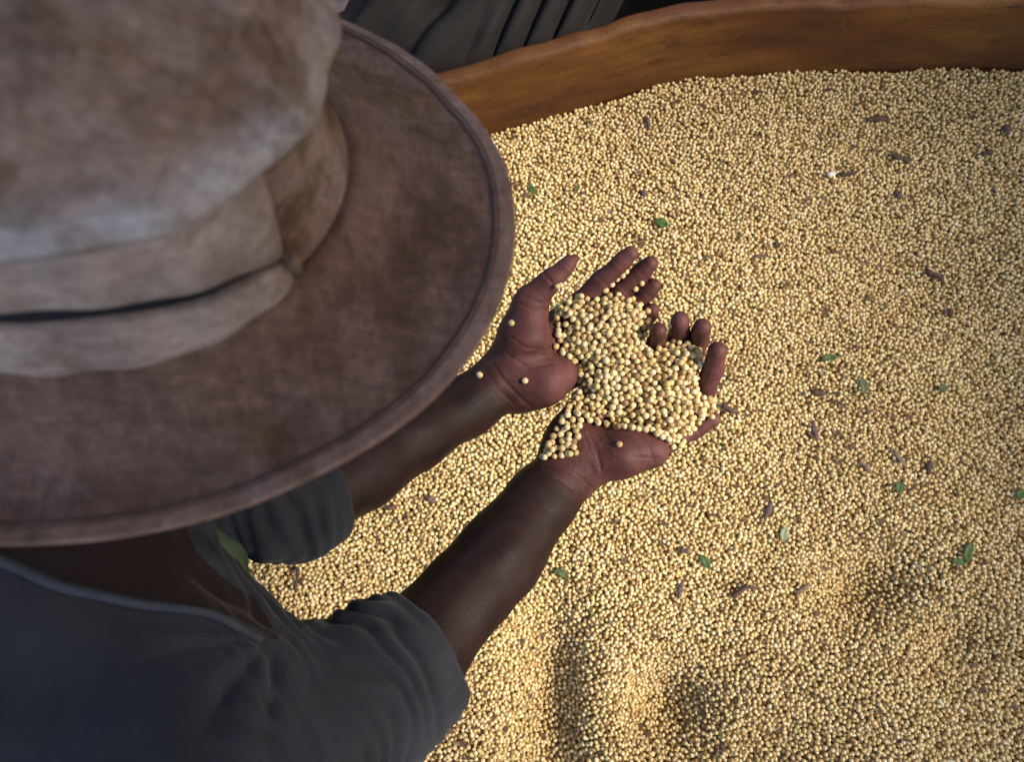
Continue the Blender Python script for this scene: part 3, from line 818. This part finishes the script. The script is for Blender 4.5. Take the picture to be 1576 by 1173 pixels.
def settle():
    pos = np.zeros((0, 3)); fails = 0
    lo, hi = (825, 445), (1105, 712)
    while fails < 60 and len(pos) < 2600:
        px = rng.uniform(lo[0], hi[0], 140); py = rng.uniform(lo[1], hi[1], 140)
        k = inpoly(px, py, MOUND); px, py = px[k], py[k]
        dep = mound_depth(px, py); q = np.array([P(a, b, d) for a, b, d in zip(px, py, dep)])
        r = DB / 2
        base = np.max([ztop(q[:, 0] + ox, q[:, 1] + oy) for ox, oy in ((0, 0), (.002, 0), (-.002, 0), (0, .002), (0, -.002))], 0) + r
        base = np.maximum(base, q[:, 2] - .024)
        lay = (px < 905) | (py > 625); q[lay, 2] = np.maximum(q[lay, 2], base[lay] + .0035)
        z = base.copy()
        if len(pos):
            d2 = ((q[:, None, :2] - pos[None, :, :2]) ** 2).sum(2); dm = DB * .93
            z = np.maximum(z, np.where(d2 < dm * dm, pos[None, :, 2] + np.sqrt(np.maximum(dm * dm - d2, 0)), -9).max(1))
        room = q[:, 2] + rng.uniform(-.002, .0012, len(q)) - z
        # a hand surface standing above the cap keeps beans off it
        i = np.argmax(np.where(room > 0, room, -9))
        if room[i] <= 0: fails += 1; continue
        pos = np.vstack([pos, [q[i, 0], q[i, 1], z[i]]])
    return pos
HB = settle()
def on_hand(px, py, lift=0.0):
    for d in np.arange(.55, .80, .0008):
        p = P(px, py, d)
        if p[2] < float(ztop(p[0], p[1])) + DB * .46: return p + np.array([0, 0, lift])
    return None
ix, iy, idp = PX(HB)
# which beans show: paint discs front to back on a fine raster
def visible(px, py, d, r_m):
    sc = 2.0; x0, y0 = 800, 360; Wd, Hd = 720, 760
    own = np.full((Hd, Wd), -1)
    for i in np.argsort(-d):
        r = r_m / d[i] * FPX * sc; cx, cy = (px[i] - x0) * sc, (py[i] - y0) * sc
        xa, xb, ya, yb = int(max(0, cx - r)), int(min(Wd, cx + r + 1)), int(max(0, cy - r)), int(min(Hd, cy + r + 1))
        if xb <= xa or yb <= ya: continue
        yy, xx = np.mgrid[ya:yb, xa:xb]; own[ya:yb, xa:xb][(xx - cx) ** 2 + (yy - cy) ** 2 < r * r] = i
    return np.bincount(own[own >= 0].ravel(), minlength=len(px))
vis = visible(ix, iy, idp, DB / 2)

bean_meshes = []
for k in range(6):
    bm = bmesh.new(); bmesh.ops.create_icosphere(bm, subdivisions=3, radius=DB / 2)
    sc = (1 + .07 * rng.random(), .95 + .05 * rng.random(), .90 + .06 * rng.random())
    for vv in bm.verts:
        q = np.array(vv.co)[None] / DB; w_ = 1 + .022 * float(wob(q, 3.1, k)); vv.co = Vector((vv.co.x * sc[0], vv.co.y * sc[1], vv.co.z * sc[2])) * w_
    me = bpy.data.meshes.new('soybean'); bm.to_mesh(me); bm.free(); me.materials.append(M_BEAN); me.polygons.foreach_set('use_smooth', [True] * len(me.polygons))
    bean_meshes.append(me)
def bean(p, label, group=None, scale=None):
    o = bpy.data.objects.new('soybean', random.choice(bean_meshes)); o.location = tuple(map(float, p))
    o.rotation_euler = [random.uniform(0, 6.28) for _ in range(3)]
    s = scale or min(1.15, max(.86, random.gauss(1, .085))); o.scale = (s, s, s)
    COL.objects.link(o); return tag(o, label, 'soybean', group)
LOOSE = [((787, 497), 'lone soybean on the ball of the thumb of the upper hand'), ((808, 586), 'lone soybean on the inner wrist of the upper hand'),
         ((738, 577), 'dim soybean on the upper forearm just below its wrist, near the hat brim'), ((953, 684), 'lone soybean on the heel of the lower hand'),
         ((920, 418), 'small soybean on the forefinger of the upper hand')]
SPILL = [((932, 447), 'first'), ((942, 438), 'x'), ((950, 430), 'x'), ((958, 424), 'x'), ((964, 418), 'x')]
n_loose = 0
for (q, lab) in LOOSE[:4]:
    p = on_hand(*q)
    if p is not None: bean(p, lab); n_loose += 1
for (q, _) in SPILL:
    p = on_hand(*q)
    if p is not None: bean(p, 'soybean in the short row between the first two fingers of the upper hand', 'soybeans lodged between fingers'); n_loose += 1
for q in ((978, 445), (988, 436)):
    p = on_hand(*q)
    if p is not None: bean(p, 'soybean in the pair between the middle and ring fingers of the upper hand', 'pair of soybeans between fingers'); n_loose += 1
p = on_hand(1032, 500)
if p is not None: bean(p, 'soybean between the two curled fingertips nearest the little fingers of both hands'); n_loose += 1
order = np.argsort(-vis); top = order[:300 - n_loose]; rest = order[300 - n_loose:]
for i in top: bean(HB[i], 'round pale yellow soybean on top of the handful in the cupped hands', 'soybeans on top of the handful')
restp = HB[rest]
o = bean_instancer('handful_of_soybeans', restp, M_BEAN_PILE, 3)
tag(o, 'remaining soybeans packed in the handful held by the cupped hands', 'soybeans', kind='stuff')

# ------------------------------------------------------------------ leaf scraps, pods and twigs strewn on the heap
def surf(px, py):
    g = ground(px, py)
    for _ in range(4): g = ground(px, py, float(HZ(g[0], g[1])) + .004)
    return g
def place(o, px, py, ang, lift=.001, tiltx=0.0):
    g = surf(px, py); o.location = (g[0], g[1], g[2] + lift - .0034); o.rotation_euler = (tiltx, random.uniform(-.15, .15), ang)
def leaf(name, px, py, lpx, wpx, ang, mt, label, cat='leaf'):
    k = .98 / FPX; L, W = lpx * k, wpx * k; v, f = [], []; n = 9
    for i in range(n):
        t = i / (n - 1); w = W / 2 * math.sin(math.pi * (.06 + .90 * t)) ** .8 * (1 + .15 * math.sin(17 * t + px)); z = .18 * L * (t - .5) ** 2 + .0006 * math.sin(9 * t + py)
        x = (t - .5) * L
        for s in (-1, -.5, 0, .5, 1): v.append((x, s * w + .06 * L * math.sin(3 * t), z + .35 * abs(s) * w + .002))
    for i in range(n - 1):
        for j in range(4): f.append((i * 5 + j, (i + 1) * 5 + j, (i + 1) * 5 + j + 1, i * 5 + j + 1))
    m = len(v); v += [(a, b, c - .0005) for a, b, c in v]; f += [tuple(q + m for q in ff[::-1]) for ff in f]
    rim = [i * 5 for i in range(n)] + [(n - 1) * 5 + j for j in range(1, 5)] + [i * 5 + 4 for i in range(n - 2, -1, -1)] + [j for j in range(3, 0, -1)]
    for a, b in zip(rim, rim[1:] + rim[:1]): f.append((b, a, a + m, b + m))
    o = mesh_obj(name, v, f, mt); place(o, px, py, ang); return tag(o, label, cat, None)
def pod(name, px, py, lpx, wpx, ang, mt, label, cat='husk'):
    k = .98 / FPX; L, W = lpx * k, wpx * k; n = 12; path, rad = [], []
    for i in range(n):
        t = i / (n - 1); path.append(((t - .5) * L, .10 * L * math.sin(2.4 * t + px), .001 + .05 * L * math.sin(3 * t + py)))
        rad.append(W / 2 * (math.sin(math.pi * (.05 + .9 * t)) ** .7) * (1 + .22 * math.sin(14 * t + px)))
    v, f = tube(path, rad, 7); v = [(a, b, max(c * .75, -.002)) for a, b, c in v]
    o = mesh_obj(name, v, f, mt); place(o, px, py, ang, .0015); return tag(o, label, cat)
def twig(name, px, py, lpx, wpx, ang, mt, label, cat='twig'):
    k = .98 / FPX; L, W = lpx * k, wpx * k; n = 9; path, rad = [], []
    for i in range(n):
        t = i / (n - 1); path.append(((t - .5) * L, .09 * L * math.sin(4.4 * t + py), .0015 + .06 * L * math.sin(2.6 * t)))
        rad.append(W / 2 * (1.05 - .5 * t) * (1 + .25 * (i % 3 == 1)))
    v, f = tube(path, rad, 6)
    br = [np.array(path[4]), np.array(path[4]) + np.array([.16 * L, .14 * L, .001]), np.array(path[4]) + np.array([.26 * L, .24 * L, .002])]
    v2, f2 = tube(br, [W * .32, W * .25, W * .12], 5); m = len(v); v += v2; f += [tuple(q + m for q in ff) for ff in f2]
    o = mesh_obj(name, v, f, mt); place(o, px, py, ang, .0015); return tag(o, label, cat)
d = R_
leaf('leaf_scrap', 818, 292, 26, 11, d(-70), M_LEAF, 'narrow green leaf scrap on the beans beside the hat brim')
leaf('leaf_scrap', 889, 290, 16, 9, d(60), M_LEAFOLIVE, 'dull olive leaf scrap right of the narrow leaf by the hat brim')
leaf('leaf_scrap', 1018, 344, 27, 16, d(-30), M_LEAF, 'green leaf scrap just above the fingertips of the upper hand')
leaf('leaf_scrap', 1277, 552, 30, 12, d(8), M_LEAF, 'flat green leaf scrap level with the curled fingertips, right of them')
leaf('leaf_scrap', 1328, 594, 30, 16, d(-80), M_LEAFOLIVE, 'upright olive green leaf scrap above and right of the short dark pod')
leaf('leaf_scrap', 1385, 750, 22, 13, d(80), M_LEAF, 'small bright green leaf scrap below the tangle of grey chaff')
leaf('leaf_scrap', 1492, 850, 36, 15, d(65), M_LEAF, 'large bright green leaf standing up near the right edge of the heap')
leaf('leaf_scrap', 1478, 864, 24, 12, d(170), M_LEAF, 'flat green leaf lobe touching the large bright leaf near the right edge')
leaf('leaf_scrap', 1085, 866, 27, 13, d(-60), M_LEAF, 'green leaf scrap on the beans straight below the fingers of the lower hand')
leaf('leaf_scrap', 865, 884, 28, 13, d(-35), M_LEAFOLIVE, 'dull green leaf scrap close beside the lower forearm')
leaf('leaf_scrap', 1208, 822, 26, 14, d(75), M_LEAFPALE, 'pale whitish green leaf scrap right of the two purple stalks')
leaf('leaf_scrap', 1571, 762, 22, 16, d(40), M_LEAF, 'dark green leaf cut off by the right edge of the picture')
leaf('leaf_scrap', 1452, 598, 20, 12, d(20), M_LEAFOLIVE, 'dim olive leaf scrap on the beans toward the right edge')
pod('pod_stalk', 998, 188, 30, 9, d(85), M_PODPURPLE, 'upright purple stalk on the beans just below the orange board')
pod('pod_scrap', 991, 297, 15, 12, d(70), M_PODPURPLE, 'small round purple pod scrap above the green scrap near the upper fingers')
pod('dry_pod', 1352, 184, 46, 13, d(12), M_POD, 'long dark dry pod nearest the orange board')
pod('dry_pod', 1385, 240, 44, 11, d(-8), M_POD, 'long dark pod second from the orange board, above the white husk')
pod('white_husk', 1280, 266, 20, 12, d(10), M_WHITE, 'small white husk lying against a dark twig', 'husk')
twig('twig', 1308, 266, 34, 8, d(12), M_POD, 'dark twig touching the small white husk')
pod('pod_scrap', 1383, 300, 19, 14, d(-40), M_PODPURPLE, 'stubby purple pod scrap below the long dark pods')
pod('pod_scrap', 1196, 375, 15, 11, d(-15), M_POD, 'small dark pod scrap alone right of the upper fingers')
twig('twig', 1440, 426, 38, 10, d(-45), M_POD, 'dark slanting twig on the beans in the upper right')
pod('pod_scrap', 1462, 479, 15, 13, d(60), M_POD, 'round dark pod scrap just below the slanting twig')
pod('dry_pod', 1261, 603, 30, 12, d(-22), M_POD, 'short dark brown pod right of the curled forefinger of the lower hand')
twig('twig', 1290, 622, 36, 5, d(-18), M_POD, 'thin stem trailing from the short dark brown pod')
pod('pod_stalk', 1256, 662, 36, 11, d(86), M_PODPURPLE, 'upright pinkish grey stalk below the short dark brown pod')
twig('twig', 1124, 630, 32, 10, d(-20), M_POD, 'dark twig touching the edge of the handful by the lower thumb')
pod('grey_chaff', 1387, 706, 42, 9, d(-65), M_PODGREY, 'grey chaff curl just above the small bright green scrap')
pod('dry_pod', 1432, 720, 26, 13, d(70), M_POD, 'dark upright pod right of the grey chaff curl')
pod('grey_chaff', 1332, 720, 32, 9, d(-50), M_PODGREY, 'crumpled grey husk left of the small bright green scrap')
pod('pod_stalk', 1183, 786, 36, 11, d(75), M_PODPURPLE, 'upright purple stalk left of the pale whitish green scrap')
pod('pod_stalk', 1050, 908, 30, 10, d(78), M_PODPURPLE, 'short purple stalk below and left of the green scrap under the hands')
pod('pod_scrap', 1052, 846, 20, 10, d(-10), M_POD, 'dark pod scrap just left of the green scrap under the hands')
pod('grey_chaff', 1236, 906, 30, 9, d(20), M_PODGREY, 'grey husk low in the heap below the pale green scrap')
twig('twig', 1145, 910, 44, 8, d(15), M_POD, 'dark twig lying left of the low grey husk')
pod('pod_scrap', 1520, 235, 24, 12, d(10), M_POD, 'dark pod scrap right of the two long dark pods')
pod('pod_scrap', 1552, 198, 20, 16, d(60), M_PODPURPLE, 'purple pod scrap at the right edge near the orange board')
twig('twig', 457, 893, 40, 6, d(-80), M_POD, 'thin dark stem on the beans between the two arms')
pod('pod_scrap', 600, 780, 20, 9, d(30), M_POD, 'dark pod scrap touching the underside of the upper forearm')
pod('pod_scrap', 662, 768, 18, 11, d(-20), M_PODPURPLE, 'small purple pod scrap in the gap between the two forearms')

def chaff():
    v, f = [], []
    for _ in range(480):
        px, py = rng.uniform(600, 1640), rng.uniform(130, 1230); g = surf(px, py)
        if g[1] > board_y(g[0]) - .01: continue
        L = rng.uniform(.0025, .010); W = L * rng.uniform(.25, .6); a = rng.uniform(0, 6.28); c, s_ = math.cos(a), math.sin(a); m = len(v); tl = rng.uniform(-.5, .5)
        for (x, y, z) in ((-L, 0, 0), (-L * .3, W, .0008), (L * .5, W * .8, .0004), (L, 0, .001), (L * .3, -W, .0006), (-L * .5, -W * .7, .0003)):
            for h in (0, -.0005): v.append((g[0] + c * x * .7 - s_ * y * .7, g[1] + s_ * x * .7 + c * y * .7, g[2] + .0002 + z + x * tl * .5 + h))
        f.append(tuple(m + 2 * k for k in range(6))); f.append(tuple(m + 2 * k + 1 for k in range(5, -1, -1)))
        for k in range(6): k2 = (k + 1) % 6; f.append((m + 2 * k, m + 2 * k + 1, m + 2 * k2 + 1, m + 2 * k2))
    o = mesh_obj('chaff', v, f, M_CHAFF, smooth=False); tag(o, 'fine dry brown chaff flecks scattered over the soybean heap', 'chaff', kind='stuff')
chaff()

# ------------------------------------------------------------------ leaf at the collar; cloth, and a dark sheet added as shade, beyond the board
def collar_leaf():
    pts = [(322, 795, .50), (335, 815, .498), (346, 832, .497), (362, 846, .50), (374, 858, .505), (380, 880, .512)]
    w = [.0010, .0013, .0040, .0055, .0040, .0010]; v, f = [], []
    for (a, b, c), ww in zip(pts, w):
        p = P(a, b, c); side = np.array([.75, .6, .1]); 
        v += [p - side * ww, p + np.array([0, 0, -.0015]), p + side * ww]
    for i in range(len(pts) - 1):
        for j in (0, 1): f.append((i * 3 + j, (i + 1) * 3 + j, (i + 1) * 3 + j + 1, i * 3 + j + 1))
    m = len(v); v += [q - np.array([0, 0, .0008]) for q in v]; f += [tuple(q + m for q in ff[::-1]) for ff in f]
    o = mesh_obj('leaf', v, f, M_LEAFOLIVE); tag(o, 'green leaf caught at the shirt neck below the hat brim', 'leaf')
collar_leaf()

def drape():
    # a thick grey cloth hung over the far side of the board, gathered into deep slanting folds on its right
    nu, nv = 150, 40; v = []
    for i in range(nu + 1):
        u = i / nu
        for j in range(nv + 1):
            t = j / nv
            bx = -.42 + .58 * u                                   # along the board
            by = float(board_y(bx)) + .045
            x = bx + .13 * t - .03
            y = by - .012 + .22 * t
            z = .115 + .17 * t - .06 * t * t
            fold = math.sin((bx - .055) * 2 * math.pi / .046)
            k = min(1, max(0, (u - .60) / .08)) * (1 if u < .95 else max(0, (1 - u) / .05))
            z += k * .040 * (abs(math.sin((bx + .01) * math.pi / .047 + .15 * math.sin(5 * t))) ** .40 - .75) * min(1, .6 + 2 * t)
            q = np.array([[bx, t * .2, 0]])
            z += (1 - k) * (.022 * float(wob(q, 13, 2)) + .010 * float(wob(q, 31, 5)))
            if u > .93: z -= .10 * ((u - .93) / .07) ** 1.5
            if t < .08: z -= .05 * (1 - t / .08) ** 2
            v.append((x, y, z))
    n = nv + 1; f = [(i * n + j, (i + 1) * n + j, (i + 1) * n + j + 1, i * n + j + 1) for i in range(nu) for j in range(nv)]
    m = len(v); v += [(a, b, c - .004) for a, b, c in v]; f += [tuple(q + m for q in ff[::-1]) for ff in f]
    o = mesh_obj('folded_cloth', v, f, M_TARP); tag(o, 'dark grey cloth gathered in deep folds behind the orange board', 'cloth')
drape()
def pale_corner():
    c = [P(470, -60, .90), P(560, -50, .90), P(528, 12, .89), P(512, 19, .89), P(492, 8, .89)]
    v = [tuple(p) for p in c] + [tuple(p - np.array([0, 0, .006])) for p in c]; n = len(c)
    f = [tuple(range(n))[::-1], tuple(range(n, 2 * n))] + [(i, (i + 1) % n, (i + 1) % n + n, i + n) for i in range(n)]
    o = mesh_obj('cloth_corner', v, f, M_PALE, smooth=False); tag(o, 'pale pinkish cloth corner at the top beside the hat crown', 'cloth')
    md = o.modifiers.new('soften', 'BEVEL'); md.width = .002; md.segments = 3
pale_corner()
def sheet():  # added dark surface that stands in for shade behind the board
    nu, nv = 60, 24; v = []
    for i in range(nu + 1):
        for j in range(nv + 1):
            x = -1.5 + 3.3 * i / nu; t = j / nv; y = float(board_y(x)) + .05 + 1.2 * t
            q = np.array([[x, y, 0]]); v.append((x, y, .02 - .10 * t + .02 * float(wob(q, 9, 1)) + .012 * float(wob(q, 24, 6))))
    n = nv + 1; f = [(i * n + j, (i + 1) * n + j, (i + 1) * n + j + 1, i * n + j + 1) for i in range(nu) for j in range(nv)]
    m = len(v); v += [(a, b, c - .003) for a, b, c in v]; f += [tuple(q + m for q in ff[::-1]) for ff in f]
    o = mesh_obj('shade_sheet', v, f, M_SHADE); tag(o, 'added black sheet standing in for the shade beyond the orange board', 'sheet')
sheet()
